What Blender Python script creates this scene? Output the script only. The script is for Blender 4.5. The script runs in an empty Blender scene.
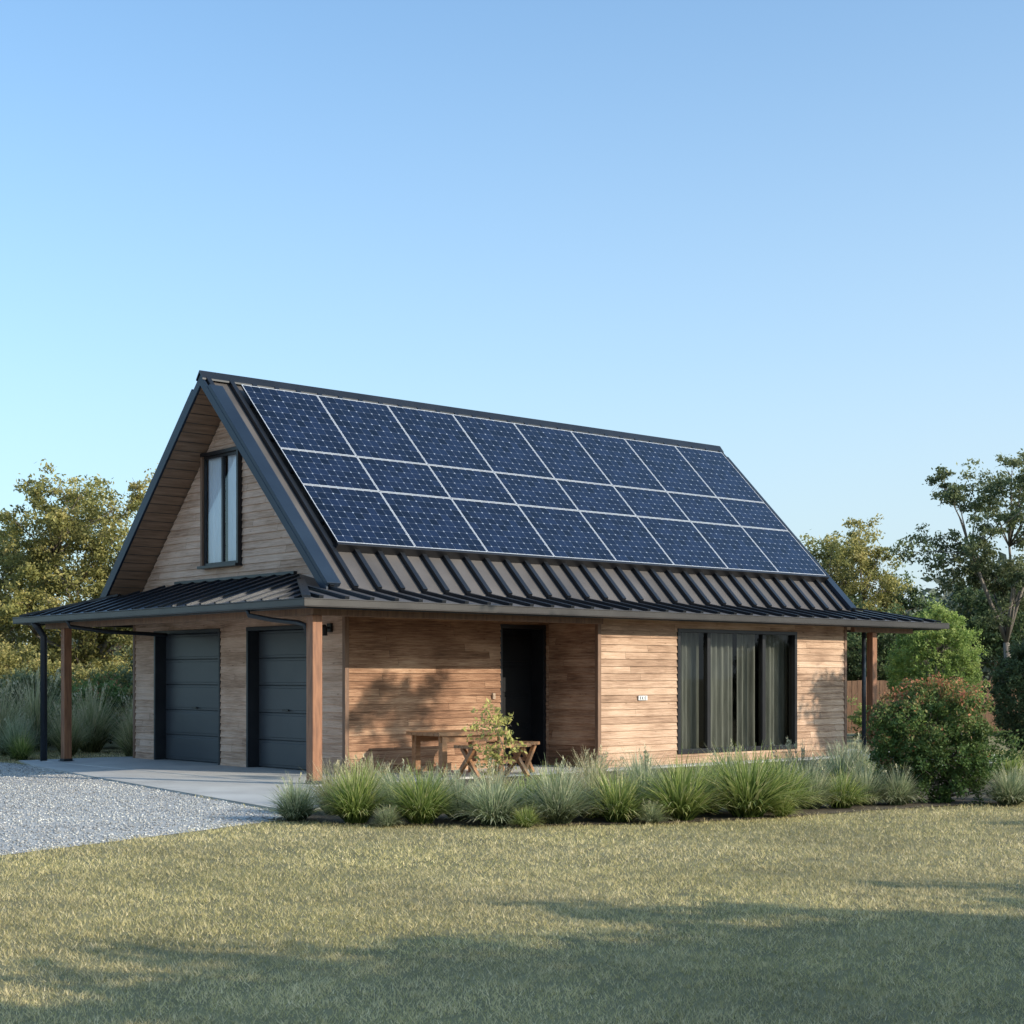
import bpy, math, random
import numpy as np
from mathutils import Vector, Matrix
random.seed(7); RNG=np.random.default_rng(11)
scene=bpy.context.scene
COL=scene.collection
# ------------------------------------------------------------------ materials
def new_mat(name):
    m=bpy.data.materials.new(name); m.use_nodes=True
    nt=m.node_tree; b=nt.nodes["Principled BSDF"]
    return m,nt,b
def N(nt,t,**k):
    n=nt.nodes.new(t)
    for a,v in k.items(): setattr(n,a,v)
    return n
def ramp(nt,stops):
    r=N(nt,'ShaderNodeValToRGB'); e=r.color_ramp.elements
    while len(e)<len(stops): e.new(.5)
    for i,(p,c) in enumerate(stops):
        e[i].position=p; e[i].color=(c[0],c[1],c[2],1)
    return r
def objco(nt,scale=(1,1,1)):
    tc=N(nt,'ShaderNodeTexCoord'); mp=N(nt,'ShaderNodeMapping'); mp.inputs['Scale'].default_value=scale
    nt.links.new(tc.outputs['Object'],mp.inputs['Vector']); return mp.outputs['Vector']
def noise_mat(name,c1,c2,scale=4,rough=.6,metal=0,bump=.1,bscale=None,stretch=(1,1,1),detail=6,spec=.5):
    m,nt,b=new_mat(name); L=nt.links
    co=objco(nt,stretch)
    n=N(nt,'ShaderNodeTexNoise'); n.inputs['Scale'].default_value=scale; n.inputs['Detail'].default_value=detail
    L.new(co,n.inputs['Vector'])
    r=ramp(nt,[(.3,c1),(.7,c2)]); L.new(n.outputs['Fac'],r.inputs['Fac']); L.new(r.outputs['Color'],b.inputs['Base Color'])
    b.inputs['Roughness'].default_value=rough; b.inputs['Metallic'].default_value=metal
    b.inputs['Specular IOR Level'].default_value=spec
    if bump:
        n2=N(nt,'ShaderNodeTexNoise'); n2.inputs['Scale'].default_value=bscale or scale*6; n2.inputs['Detail'].default_value=4
        L.new(co,n2.inputs['Vector'])
        bp=N(nt,'ShaderNodeBump'); bp.inputs['Strength'].default_value=bump; bp.inputs['Distance'].default_value=.02
        L.new(n2.outputs['Fac'],bp.inputs['Height']); L.new(bp.outputs['Normal'],b.inputs['Normal'])
    return m
def wood_clad(name,cols,gscale=1.0):
    m,nt,b=new_mat(name); L=nt.links
    at=N(nt,'ShaderNodeAttribute',attribute_name='rnd')
    co=objco(nt,(1.5,1.5,34))
    addv=N(nt,'ShaderNodeVectorMath',operation='MULTIPLY_ADD')
    cx=N(nt,'ShaderNodeCombineXYZ'); L.new(at.outputs['Fac'],cx.inputs[0]); L.new(at.outputs['Fac'],cx.inputs[1])
    L.new(cx.outputs[0],addv.inputs[0]); addv.inputs[1].default_value=(37,53,11); L.new(co,addv.inputs[2])
    n=N(nt,'ShaderNodeTexNoise'); n.inputs['Scale'].default_value=1.6; n.inputs['Detail'].default_value=9; n.inputs['Roughness'].default_value=.72
    n.inputs['Distortion'].default_value=.5
    L.new(addv.outputs[0],n.inputs['Vector'])
    co2=objco(nt,(1,1,1.5)); n2=N(nt,'ShaderNodeTexNoise'); n2.inputs['Scale'].default_value=1.3; n2.inputs['Detail'].default_value=6
    L.new(co2,n2.inputs['Vector'])
    m1=N(nt,'ShaderNodeMath',operation='MULTIPLY_ADD'); L.new(at.outputs['Fac'],m1.inputs[0]); m1.inputs[1].default_value=.24
    m2=N(nt,'ShaderNodeMath',operation='MULTIPLY_ADD'); L.new(n.outputs['Fac'],m2.inputs[0]); m2.inputs[1].default_value=1.3
    L.new(m2.outputs[0],m1.inputs[2])
    m3=N(nt,'ShaderNodeMath',operation='MULTIPLY_ADD'); L.new(n2.outputs['Fac'],m3.inputs[0]); m3.inputs[1].default_value=.65; m3.inputs[2].default_value=-.58
    L.new(m3.outputs[0],m2.inputs[2])
    r=ramp(nt,[(.12,cols[0]),(.42,cols[1]),(.62,cols[2]),(.88,cols[3])]); L.new(m1.outputs[0],r.inputs['Fac'])
    co3=objco(nt,(1.0,1.0,3.0)); v=N(nt,'ShaderNodeTexVoronoi'); v.inputs['Scale'].default_value=2.6; L.new(co3,v.inputs['Vector'])
    kr=ramp(nt,[(.03,(.4,.34,.3)),(.1,(1,1,1))]); L.new(v.outputs['Distance'],kr.inputs['Fac'])
    mx=N(nt,'ShaderNodeMix',data_type='RGBA',blend_type='MULTIPLY'); mx.inputs['Factor'].default_value=.8
    L.new(r.outputs['Color'],mx.inputs['A']); L.new(kr.outputs['Color'],mx.inputs['B'])
    L.new(mx.outputs['Result'],b.inputs['Base Color']); b.inputs['Roughness'].default_value=.8; b.inputs['Specular IOR Level'].default_value=.2
    bp=N(nt,'ShaderNodeBump'); bp.inputs['Strength'].default_value=.8; bp.inputs['Distance'].default_value=.016
    L.new(n.outputs['Fac'],bp.inputs['Height']); L.new(bp.outputs['Normal'],b.inputs['Normal'])
    return m
def leaf_mat(name,stops,trans=.35,nscale=.8,dark=.55):
    m,nt,b=new_mat(name); L=nt.links
    at=N(nt,'ShaderNodeAttribute',attribute_name='rnd')
    n=N(nt,'ShaderNodeTexNoise'); n.inputs['Scale'].default_value=nscale; n.inputs['Detail'].default_value=3
    L.new(objco(nt),n.inputs['Vector'])
    r=ramp(nt,stops); L.new(at.outputs['Fac'],r.inputs['Fac'])
    r2=ramp(nt,[(.35,(dark,dark,dark)),(.65,(1.15,1.15,1.1))]); L.new(n.outputs['Fac'],r2.inputs['Fac'])
    mx=N(nt,'ShaderNodeMix',data_type='RGBA',blend_type='MULTIPLY'); mx.inputs['Factor'].default_value=1
    L.new(r.outputs['Color'],mx.inputs['A']); L.new(r2.outputs['Color'],mx.inputs['B'])
    L.new(mx.outputs['Result'],b.inputs['Base Color']); b.inputs['Roughness'].default_value=.55; b.inputs['Specular IOR Level'].default_value=.25
    t=N(nt,'ShaderNodeBsdfTranslucent'); L.new(mx.outputs['Result'],t.inputs['Color'])
    ms=N(nt,'ShaderNodeMixShader'); ms.inputs['Fac'].default_value=trans
    L.new(b.outputs[0],ms.inputs[1]); L.new(t.outputs[0],ms.inputs[2]); L.new(ms.outputs[0],nt.nodes['Material Output'].inputs['Surface'])
    return m
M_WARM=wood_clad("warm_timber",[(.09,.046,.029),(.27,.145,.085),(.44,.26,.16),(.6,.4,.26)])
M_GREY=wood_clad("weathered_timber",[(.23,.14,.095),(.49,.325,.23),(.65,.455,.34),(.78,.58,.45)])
M_FRONT=wood_clad("sunny_timber",[(.16,.095,.06),(.4,.255,.17),(.56,.38,.262),(.7,.51,.37)])  # lighter copy of the warm timber, sunlight put into its colour
M_TRIM=noise_mat("timber_trim",(.14,.075,.045),(.24,.135,.08),3,.6,bump=.2,stretch=(8,8,1))
M_POST=noise_mat("post_timber",(.18,.075,.036),(.34,.15,.072),3,.55,bump=.2,stretch=(9,9,1))
M_SOFFIT=noise_mat("soffit_timber",(.2,.125,.08),(.33,.21,.14),2,.7,bump=.1,stretch=(1,12,1))
M_METAL=noise_mat("roof_metal",(.075,.066,.062),(.14,.124,.115),.9,.5,.1,bump=.04)
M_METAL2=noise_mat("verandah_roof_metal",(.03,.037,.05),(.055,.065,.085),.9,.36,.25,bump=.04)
M_RIB=noise_mat("roof_seam_metal",(.012,.014,.018),(.022,.025,.031),2,.35,.3,bump=0)
M_BARGE=noise_mat("barge_metal",(.009,.018,.034),(.016,.029,.05),1,.45,.0,bump=.02,spec=.35)
M_GUT=noise_mat("gutter_metal",(.035,.031,.03),(.055,.05,.047),2,.4,.3,bump=.02)
M_PIPE=noise_mat("downpipe_metal",(.02,.024,.03),(.035,.04,.048),2,.4,.3,bump=0)
M_DOOR=noise_mat("garage_door_paint",(.04,.047,.056),(.055,.064,.075),1.2,.42,0,bump=.03)
M_BLACK=noise_mat("black_frame",(.012,.012,.014),(.02,.02,.023),3,.35,.2,bump=0)
M_DARKDOOR=noise_mat("dark_door_paint",(.006,.006,.007),(.01,.01,.011),2,.5,0,bump=0,spec=.2)
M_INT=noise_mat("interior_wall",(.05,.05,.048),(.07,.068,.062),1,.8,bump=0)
M_CURT=noise_mat("curtain_cloth",(.36,.36,.33),(.62,.61,.57),2.5,.9,bump=.1,stretch=(6,6,.6))
M_CURT2=noise_mat("sky_reflection_curtain_cloth",(.72,.8,.88),(.82,.87,.92),2,.9,bump=.1,stretch=(6,6,.6))  # pale blue cloth colour carries the sky reflection of the gable panes
M_CONC=noise_mat("concrete_slab",(.40,.39,.37),(.54,.53,.5),1.1,.75,bump=.15,bscale=40)
M_MULCH=noise_mat("mulch",(.05,.04,.026),(.13,.1,.065),9,.95,bump=.9,bscale=40)
M_ALU=noise_mat("panel_frame",(.55,.57,.6),(.65,.67,.7),3,.4,.3,bump=0)
M_BARK=noise_mat("bark",(.08,.065,.05),(.2,.165,.13),4,.9,bump=.6,stretch=(1,1,.3))
M_BARKP=noise_mat("pale_bark",(.11,.09,.07),(.24,.2,.165),3,.85,bump=.4,stretch=(1,1,.3))
M_WHITE=noise_mat("white_plate",(.7,.7,.68),(.78,.78,.76),3,.4,bump=0)
M_BRASS=noise_mat("doorbell_plate",(.35,.25,.17),(.45,.33,.24),3,.4,bump=0)
M_FENCE=noise_mat("fence_timber",(.16,.085,.05),(.3,.165,.095),3,.85,bump=.3,stretch=(8,8,1))
M_TABLE=noise_mat("table_timber",(.3,.14,.06),(.46,.23,.105),3,.5,bump=.15,stretch=(2,12,12))
def glass_mat(name,ior,add,tint):
    m,nt,b=new_mat(name); L=nt.links
    g=N(nt,'ShaderNodeBsdfGlossy'); g.inputs['Roughness'].default_value=.01
    t=N(nt,'ShaderNodeBsdfTransparent'); t.inputs['Color'].default_value=(*tint,1)
    f=N(nt,'ShaderNodeFresnel'); f.inputs['IOR'].default_value=ior
    a=N(nt,'ShaderNodeMath',operation='ADD'); a.inputs[1].default_value=add; a.use_clamp=True; L.new(f.outputs[0],a.inputs[0])
    ms=N(nt,'ShaderNodeMixShader'); L.new(a.outputs[0],ms.inputs['Fac']); L.new(t.outputs[0],ms.inputs[1]); L.new(g.outputs[0],ms.inputs[2])
    L.new(ms.outputs[0],nt.nodes['Material Output'].inputs['Surface']); return m
M_GLASS=glass_mat("window_glass",1.4,0.0,(.5,.52,.5))
M_GLASS2=glass_mat("gable_window_glass",1.5,.02,(.98,.99,1))
def solar_mat():
    m,nt,b=new_mat("solar_cells"); L=nt.links
    uv=N(nt,'ShaderNodeUVMap'); sp=N(nt,'ShaderNodeSeparateXYZ'); L.new(uv.outputs[0],sp.inputs[0])
    def mth(op,a,bb=None,c=None):
        n=N(nt,'ShaderNodeMath',operation=op)
        for i,x in enumerate([a,bb,c]):
            if x is None: continue
            if isinstance(x,(int,float)): n.inputs[i].default_value=x
            else: L.new(x,n.inputs[i])
        return n.outputs[0]
    def ed(s):
        f=mth('FRACT',s); return mth('SUBTRACT',.5,mth('ABSOLUTE',mth('SUBTRACT',f,.5)))
    du=ed(sp.outputs[0]); dv=ed(sp.outputs[1])
    line=mth('LESS_THAN',mth('MINIMUM',du,dv),.016)
    dia=mth('LESS_THAN',mth('ADD',du,dv),.12)
    nz=N(nt,'ShaderNodeTexNoise'); nz.inputs['Scale'].default_value=.9; nz.inputs['Detail'].default_value=2; L.new(uv.outputs[0],nz.inputs['Vector'])
    gl=mth('MULTIPLY',dia,mth('MULTIPLY_ADD',nz.outputs['Fac'],1.6,-.2))
    mask=mth('MAXIMUM',mth('MULTIPLY',line,.18),gl)
    wn=N(nt,'ShaderNodeTexWhiteNoise',noise_dimensions='2D')
    fl=N(nt,'ShaderNodeVectorMath',operation='FLOOR'); L.new(uv.outputs[0],fl.inputs[0]); L.new(fl.outputs[0],wn.inputs['Vector'])
    r=ramp(nt,[(0,(.002,.005,.015)),(1,(.008,.016,.044))]); L.new(wn.outputs['Value'],r.inputs['Fac'])
    mx=N(nt,'ShaderNodeMix',data_type='RGBA'); mx.clamp_factor=True; L.new(mask,mx.inputs['Factor']); L.new(r.outputs[0],mx.inputs['A']); mx.inputs['B'].default_value=(.4,.46,.56,1)
    L.new(mx.outputs['Result'],b.inputs['Base Color']); b.inputs['Roughness'].default_value=.1; b.inputs['Specular IOR Level'].default_value=.36
    return m
M_SOLAR=solar_mat()
# ------------------------------------------------------------------ mesh helpers
class MB:
    def __init__(s): s.v=[]; s.f=[]; s.m=[]; s.r=[]
    def face(s,pts,mi=0,r=.5):
        i=len(s.v); s.v+= [tuple(p) for p in pts]; s.f.append(tuple(range(i,i+len(pts)))); s.m.append(mi); s.r.append(r)
    def box(s,x0,x1,y0,y1,z0,z1,mi=0,r=None):
        if r is None: r=random.random()
        i=len(s.v); s.v+=[(x0,y0,z0),(x1,y0,z0),(x1,y1,z0),(x0,y1,z0),(x0,y0,z1),(x1,y0,z1),(x1,y1,z1),(x0,y1,z1)]
        for f in [(0,3,2,1),(4,5,6,7),(0,1,5,4),(1,2,6,5),(2,3,7,6),(3,0,4,7)]:
            s.f.append(tuple(i+k for k in f)); s.m.append(mi); s.r.append(r)
    def bar(s,p0,p1,w,h,n,mi=0,r=.5):
        p0=Vector(p0);p1=Vector(p1);n=Vector(n).normalized();d=(p1-p0).normalized();sd=d.cross(n).normalized()*w/2
        i=len(s.v)
        for p in (p0,p1):
            for q in (p-sd,p+sd,p+sd+n*h,p-sd+n*h): s.v.append(tuple(q))
        for f in [(0,1,2,3),(7,6,5,4),(0,4,5,1),(1,5,6,2),(2,6,7,3),(3,7,4,0)]:
            s.f.append(tuple(i+k for k in f)); s.m.append(mi); s.r.append(r)
    def prism_x(s,prof,x0,x1,mi=0):
        n=len(prof); i=len(s.v)
        s.v+=[(x0,a,b) for a,b in prof]+[(x1,a,b) for a,b in prof]
        s.f.append(tuple(i+k for k in range(n))); s.m.append(mi); s.r.append(.5)
        s.f.append(tuple(i+n+k for k in reversed(range(n)))); s.m.append(mi); s.r.append(.5)
        for k in range(n):
            s.f.append((i+k,i+(k+1)%n,i+n+(k+1)%n,i+n+k)[::-1]); s.m.append(mi); s.r.append(.5)
    def tube(s,pts,rad,seg=8,mi=0,cap=True):
        pts=[Vector(p) for p in pts]; rings=[]
        up=Vector((0,0,1)); prev=None
        for k,p in enumerate(pts):
            d=(pts[min(k+1,len(pts)-1)]-pts[max(k-1,0)]).normalized()
            a=prev if prev is not None else (Vector((1,0,0)) if abs(d.z)>.8 else up)
            x=(a-d*a.dot(d)); 
            if x.length<1e-4: x=d.orthogonal()
            x.normalize(); prev=x; y=d.cross(x)
            r=rad[k] if hasattr(rad,'__len__') else rad
            i=len(s.v)
            for j in range(seg):
                t=2*math.pi*j/seg; s.v.append(tuple(p+x*math.cos(t)*r+y*math.sin(t)*r))
            rings.append(i)
        for a,b in zip(rings,rings[1:]):
            for j in range(seg):
                s.f.append((a+j,a+(j+1)%seg,b+(j+1)%seg,b+j)); s.m.append(mi); s.r.append(.5)
        if cap:
            s.f.append(tuple(rings[0]+j for j in reversed(range(seg)))); s.m.append(mi); s.r.append(.5)
            s.f.append(tuple(rings[-1]+j for j in range(seg))); s.m.append(mi); s.r.append(.5)
    def obj(s,name,mats,parent=None,bevel=0,smooth=False,**props):
        me=bpy.data.meshes.new(name); me.from_pydata(s.v,[],s.f); 
        for m in mats: me.materials.append(m)
        me.polygons.foreach_set("material_index",s.m)
        if smooth: me.polygons.foreach_set("use_smooth",[True]*len(s.f))
        a=me.attributes.new("rnd",'FLOAT','FACE'); a.data.foreach_set("value",s.r)
        me.update()
        o=bpy.data.objects.new(name,me); COL.objects.link(o)
        if parent: o.parent=parent
        if bevel:
            b=o.modifiers.new("bevel",'BEVEL'); b.width=bevel; b.segments=2; b.limit_method='ANGLE'
        for k,v in props.items(): o[k]=v
        return o
def fast_mesh(name,V,F,mat,rnd=None):
    V=np.asarray(V,dtype=np.float32); F=np.asarray(F,dtype=np.int32); k=F.shape[1]
    me=bpy.data.meshes.new(name)
    me.vertices.add(len(V)); me.vertices.foreach_set("co",V.ravel())
    me.loops.add(F.size); me.loops.foreach_set("vertex_index",F.ravel())
    me.polygons.add(len(F)); me.polygons.foreach_set("loop_start",np.arange(len(F),dtype=np.int32)*k)
    me.update(calc_edges=True)
    if rnd is not None:
        a=me.attributes.new("rnd",'FLOAT','FACE'); a.data.foreach_set("value",np.asarray(rnd,dtype=np.float32))
    me.materials.append(mat); return me
def link(name,me,parent=None,loc=(0,0,0),**props):
    o=bpy.data.objects.new(name,me); COL.objects.link(o); o.location=loc
    if parent: o.parent=parent
    for k,v in props.items(): o[k]=v
    return o
def empty(name,loc=(0,0,0),rotz=0,**props):
    o=bpy.data.objects.new(name,None); o.empty_display_size=.3; COL.objects.link(o); o.location=loc; o.rotation_euler=(0,0,rotz)
    for k,v in props.items(): o[k]=v
    return o
# ------------------------------------------------------------------ sun / world
SUN_EL=math.radians(23); sd=Vector((.914,-.405,0)).normalized()
to_sun=Vector((sd.x*math.cos(SUN_EL),sd.y*math.cos(SUN_EL),math.sin(SUN_EL)))
sl=bpy.data.lights.new("sun",'SUN'); sl.energy=5.0; sl.angle=math.radians(.4); sl.color=(1,.9,.75)
so=bpy.data.objects.new("sun",sl); COL.objects.link(so); so.rotation_euler=(-to_sun).to_track_quat('-Z','Y').to_euler(); so.location=(20,-10,20)
w=bpy.data.worlds.new("World"); scene.world=w; w.use_nodes=True
nt=w.node_tree; bg=nt.nodes['Background']; sky=nt.nodes.new('ShaderNodeTexSky'); sky.sky_type='NISHITA'; sky.sun_disc=False
sky.sun_elevation=SUN_EL; sky.sun_rotation=math.atan2(sd.x,sd.y); sky.air_density=1.0; sky.dust_density=1.6; sky.ozone_density=1.3; sky.altitude=0
tn=nt.nodes.new('ShaderNodeMix'); tn.data_type='RGBA'; tn.blend_type='MULTIPLY'; tn.inputs['Factor'].default_value=1; tn.inputs['B'].default_value=(.74,1.02,1.17,1)
nt.links.new(sky.outputs[0],tn.inputs['A'])
tc=nt.nodes.new('ShaderNodeTexCoord'); sp=nt.nodes.new('ShaderNodeSeparateXYZ'); nt.links.new(tc.outputs['Generated'],sp.inputs[0])
hr=ramp(nt,[(0,(.85,)*3),(.06,(.75,)*3),(.2,(.4,)*3),(.42,(.06,)*3)]); hr.color_ramp.interpolation='B_SPLINE'; nt.links.new(sp.outputs[2],hr.inputs['Fac'])
dt=nt.nodes.new('ShaderNodeVectorMath'); dt.operation='DOT_PRODUCT'; nt.links.new(tc.outputs['Generated'],dt.inputs[0]); dt.inputs[1].default_value=(sd.x,sd.y,0)
ma=nt.nodes.new('ShaderNodeMath'); ma.operation='MULTIPLY_ADD'; nt.links.new(dt.outputs['Value'],ma.inputs[0]); ma.inputs[1].default_value=.6; ma.inputs[2].default_value=1.15
mb_=nt.nodes.new('ShaderNodeMath'); mb_.operation='MULTIPLY'; mb_.use_clamp=True; nt.links.new(hr.outputs['Color'],mb_.inputs[0]); nt.links.new(ma.outputs[0],mb_.inputs[1])
hz=nt.nodes.new('ShaderNodeMix'); hz.data_type='RGBA'; nt.links.new(mb_.outputs[0],hz.inputs['Factor']); nt.links.new(tn.outputs['Result'],hz.inputs['A']); hz.inputs['B'].default_value=(3.05,3.55,3.9,1)
nt.links.new(hz.outputs['Result'],bg.inputs[0]); bg.inputs[1].default_value=.235
scene.view_settings.view_transform='Standard'
# ------------------------------------------------------------------ camera
cam=bpy.data.cameras.new("camera"); co=bpy.data.objects.new("camera",cam); COL.objects.link(co); scene.camera=co
co.location=(0,0,1.6); co.rotation_euler=(math.radians(90),0,0); cam.lens=54.84; cam.sensor_width=36; cam.shift_y=.161; cam.clip_end=3000; cam.clip_start=.1
# ------------------------------------------------------------------ HOUSE
H=empty("house",(-2.89,22.8,0),math.radians(41.1),label="timber clad house with dark metal roof covered in solar panels",category="house")
UC=4.44; ZR=6.70; FZ=.035
def clad(mb,axis,plane,out,ar,z0,z1,ops,h=.125,mi=0,thick=.18):
    zc=z0
    while zc<z1-1e-4:
        zt=min(zc+h,z1); cuts=sorted({zc,zt}|{z for o in ops for z in (o[2],o[3]) if zc<z<zt})
        lo,hi=ar(zc); js=[]; x=lo+random.uniform(.6,3.5)
        while x<hi: js.append(x); x+=random.uniform(2.0,4.2)
        rr=[random.random() for _ in range(len(js)+1)]
        for a,b in zip(cuts,cuts[1:]):
            la,ha=ar(a); lb,hb=ar(b)
            if hb<lb: lb=hb=(la+ha)/2
            mid=(a+b)/2
            ivs=[(la,ha,lb,hb)]
            for o in ops:
                if o[2]<mid<o[3]:
                    nv=[]
                    for (p,q,p2,q2) in ivs:
                        if o[1]<=p or o[0]>=q: nv.append((p,q,p2,q2)); continue
                        if o[0]>p: nv.append((p,o[0],p2,o[0]))
                        if o[1]<q: nv.append((o[1],q,o[1],q2))
                    ivs=nv
            fin=[]
            for (p,q,p2,q2) in ivs:
                cur,cur2=p,p2
                for j in js:
                    if cur+.02<j<q-.02 and p2+.02<j<q2-.02:
                        fin.append((cur,j-.002,cur2,j-.002)); cur=cur2=j+.002
                fin.append((cur,q,cur2,q2))
            pa=.004+.02*(1-(a-zc)/h); pb=.004+.02*(1-(b-zc)/h)
            def P(t,z,off):
                c=plane+out*off
                return (t,c,z) if axis=='u' else (c,t,z)
            for (p,q,p2,q2) in fin:
                k=sum(1 for j in js if j<(p+q)/2); r=rr[k]
                mb.face([P(p,a,pa),P(q,a,pa),P(q2,b,pb),P(p2,b,pb)],mi,r)
                mb.face([P(p,a,-thick),P(q,a,-thick),P(q2,b,-thick),P(p2,b,-thick)],3,r)
                if a==zc: mb.face([P(p,a,.0),P(q,a,.0),P(q,a,pa),P(p,a,pa)],mi,r)
        zc=zt
W=MB()
GU=1.34
G1=(2.36,4.28,.0,2.45); G2=(5.18,7.58,.0,2.45); GW=(4.24,5.40,3.56,5.50)
ZS=2.62; ZW=6.53
def gable_range(z): return (max(1.35,UC-(ZW-z)),min(8.4,UC+(ZW-z)))
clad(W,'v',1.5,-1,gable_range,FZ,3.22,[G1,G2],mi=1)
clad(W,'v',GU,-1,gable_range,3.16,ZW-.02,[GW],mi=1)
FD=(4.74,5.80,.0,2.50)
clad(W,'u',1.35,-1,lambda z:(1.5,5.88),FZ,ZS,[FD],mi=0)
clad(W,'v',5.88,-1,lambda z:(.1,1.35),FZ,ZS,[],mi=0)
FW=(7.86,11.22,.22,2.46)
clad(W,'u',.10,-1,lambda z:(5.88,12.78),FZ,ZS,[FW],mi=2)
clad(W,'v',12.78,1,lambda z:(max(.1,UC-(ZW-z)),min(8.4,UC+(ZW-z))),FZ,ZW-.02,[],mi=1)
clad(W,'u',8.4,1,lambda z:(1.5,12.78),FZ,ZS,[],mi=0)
W.obj("wall",[M_WARM,M_GREY,M_FRONT,M_INT],H)
for (x,y) in [(1.5,1.35),(5.88,.1),(12.78,.1),(1.5,8.4),(12.78,8.4)]:
    T=MB(); sx=-1 if x in(1.5,5.88) else 1; sy=-1 if y<5 else 1
    x0,x1=sorted((x+sx*.03,x-sx*.05)); y0,y1=sorted((y+sy*.03,y-sy*.05))
    T.box(x0,x1,y0,y1,FZ+.001,ZS-.003); T.obj("corner_trim",[M_TRIM],H,bevel=.005)
for (a,b,z0,z1) in (G1,G2):
    R=MB()
    R.box(1.465,1.76,a-.005,a+.05,FZ+.001,z1); R.box(1.465,1.76,b-.05,b+.005,FZ+.001,z1); R.box(1.46,1.76,a-.004,b+.004,z1-.055,z1+.01)
    fr=R.obj("garage_door_frame",[M_PIPE],H,bevel=.004)
    D=MB(); n=5; zz0=FZ+.01; hh=(z1-.06-zz0)/n
    for i in range(n):
        D.box(1.69,1.73,a+.052,b-.052,zz0+i*hh+.008,zz0+(i+1)*hh-.004)
        D.box(1.677,1.69,a+.12,b-.12,zz0+i*hh+.05,zz0+(i+1)*hh-.045)
    D.box(1.732,1.75,a+.05,b-.05,FZ+.005,z1-.05)
    gd=D.obj("garage_door",[M_DOOR],H,bevel=.006)
    hd=MB(); hd.box(1.635,1.65,(a+b)/2-.09,(a+b)/2+.09,1.02,1.05); hd.box(1.65,1.676,(a+b)/2-.08,(a+b)/2-.06,1.025,1.045); hd.box(1.65,1.676,(a+b)/2+.06,(a+b)/2+.08,1.025,1.045)
    hd.obj("handle",[M_BLACK],gd,bevel=.003)
R=MB(); a,b,z0,z1=FD
R.box(a-.005,a+.05,1.34,1.75,FZ+.001,z1); R.box(b-.05,b+.005,1.34,1.75,FZ+.001,z1); R.box(a-.004,b+.004,1.335,1.75,z1-.06,z1+.012)
R.obj("door_frame",[M_BLACK],H,bevel=.004)
D=MB(); D.box(a+.052,b-.052,1.66,1.70,FZ+.01,z1-.062); 
for i in range(4): D.box(a+.14,b-.14,1.645,1.66,.25+i*.54,.7+i*.54)
dd=D.obj("front_door",[M_DARKDOOR],H,bevel=.006)
hd=MB(); hd.tube([(a+.12,1.60,.95),(a+.12,1.60,1.35)],.012); hd.tube([(a+.12,1.60,1.0),(a+.12,1.66,1.0)],.008); hd.tube([(a+.12,1.60,1.3),(a+.12,1.66,1.3)],.008)
hd.obj("handle",[M_BLACK],dd,smooth=True)
WN=empty("window",(0,0,0)); WN.parent=H
a,b,z0,z1=FW; F=MB()
F.box(a-.01,a+.06,.065,.22,z0,z1); F.box(b-.06,b+.01,.065,.22,z0,z1); F.box(a-.008,b+.008,.06,.222,z1-.055,z1+.01); F.box(a-.008,b+.008,.06,.222,z0-.01,z0+.07)
mul=[a+.86,a+2.42]
for x in mul: F.box(x-.045,x+.045,.10,.20,z0+.071,z1-.056)
F.obj("window_frame",[M_BLACK],WN,bevel=.004)
g=MB(); g.face([(a+.05,.15,z0+.06),(b-.05,.15,z0+.06),(b-.05,.15,z1-.055),(a+.05,.15,z1-.055)]); g.obj("window_pane",[M_GLASS],WN)
def curtain(x0,x1,y,z0,z1,par,axis='u',amp=.045,per=.13,mat=None):
    n=int((x1-x0)/.012); C=MB(); pts=[]
    for i in range(n+1):
        t=x0+(x1-x0)*i/n; ph=t/per*2*math.pi; o=amp*(math.sin(ph+.9*math.sin(t*5.1))+.5*math.sin(ph*.37+1))
        pts.append((t,y+o))
    for (p,q) in zip(pts,pts[1:]):
        if axis=='u': C.face([(p[0],p[1],z0),(q[0],q[1],z0),(q[0],q[1],z1),(p[0],p[1],z1)])
        else: C.face([(p[1],p[0],z0),(q[1],q[0],z0),(q[1],q[0],z1),(p[1],p[0],z1)])
    return C.obj("curtain",[mat or M_CURT],par,smooth=False)
curtain(a+.08,a+.92,.42,.12,z1-.02,WN,amp=.035); curtain(mul[0]+.26,mul[0]+1.02,.44,.12,z1-.02,WN,per=.15,amp=.04); curtain(mul[0]+1.16,mul[1]+.12,.42,.12,z1-.02,WN,per=.17,amp=.04); curtain(mul[1]+.40,b+.22,.42,.12,z1-.02,WN,per=.15,amp=.035)
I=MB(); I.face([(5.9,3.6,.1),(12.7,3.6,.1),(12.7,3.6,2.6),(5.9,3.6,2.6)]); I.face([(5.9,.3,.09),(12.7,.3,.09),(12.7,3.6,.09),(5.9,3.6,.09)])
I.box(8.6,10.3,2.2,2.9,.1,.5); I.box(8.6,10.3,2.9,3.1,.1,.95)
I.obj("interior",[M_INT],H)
WN2=empty("window",(0,0,0)); WN2.parent=H
a,b,z0,z1=GW; F=MB(); g0=GU-1.5
F.box(1.40+g0,1.66+g0,b,b+.06,z0-.03,z1+.06,1); F.box(1.40+g0,1.66+g0,a-.06,a,z0-.03,z1+.06,0); F.box(1.395+g0,1.66+g0,a-.058,b+.058,z1,z1+.063,0); F.box(1.34+g0,1.66+g0,a-.07,b+.07,z0-.05,z0,0)
mid=(a+b)/2-.05
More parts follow.
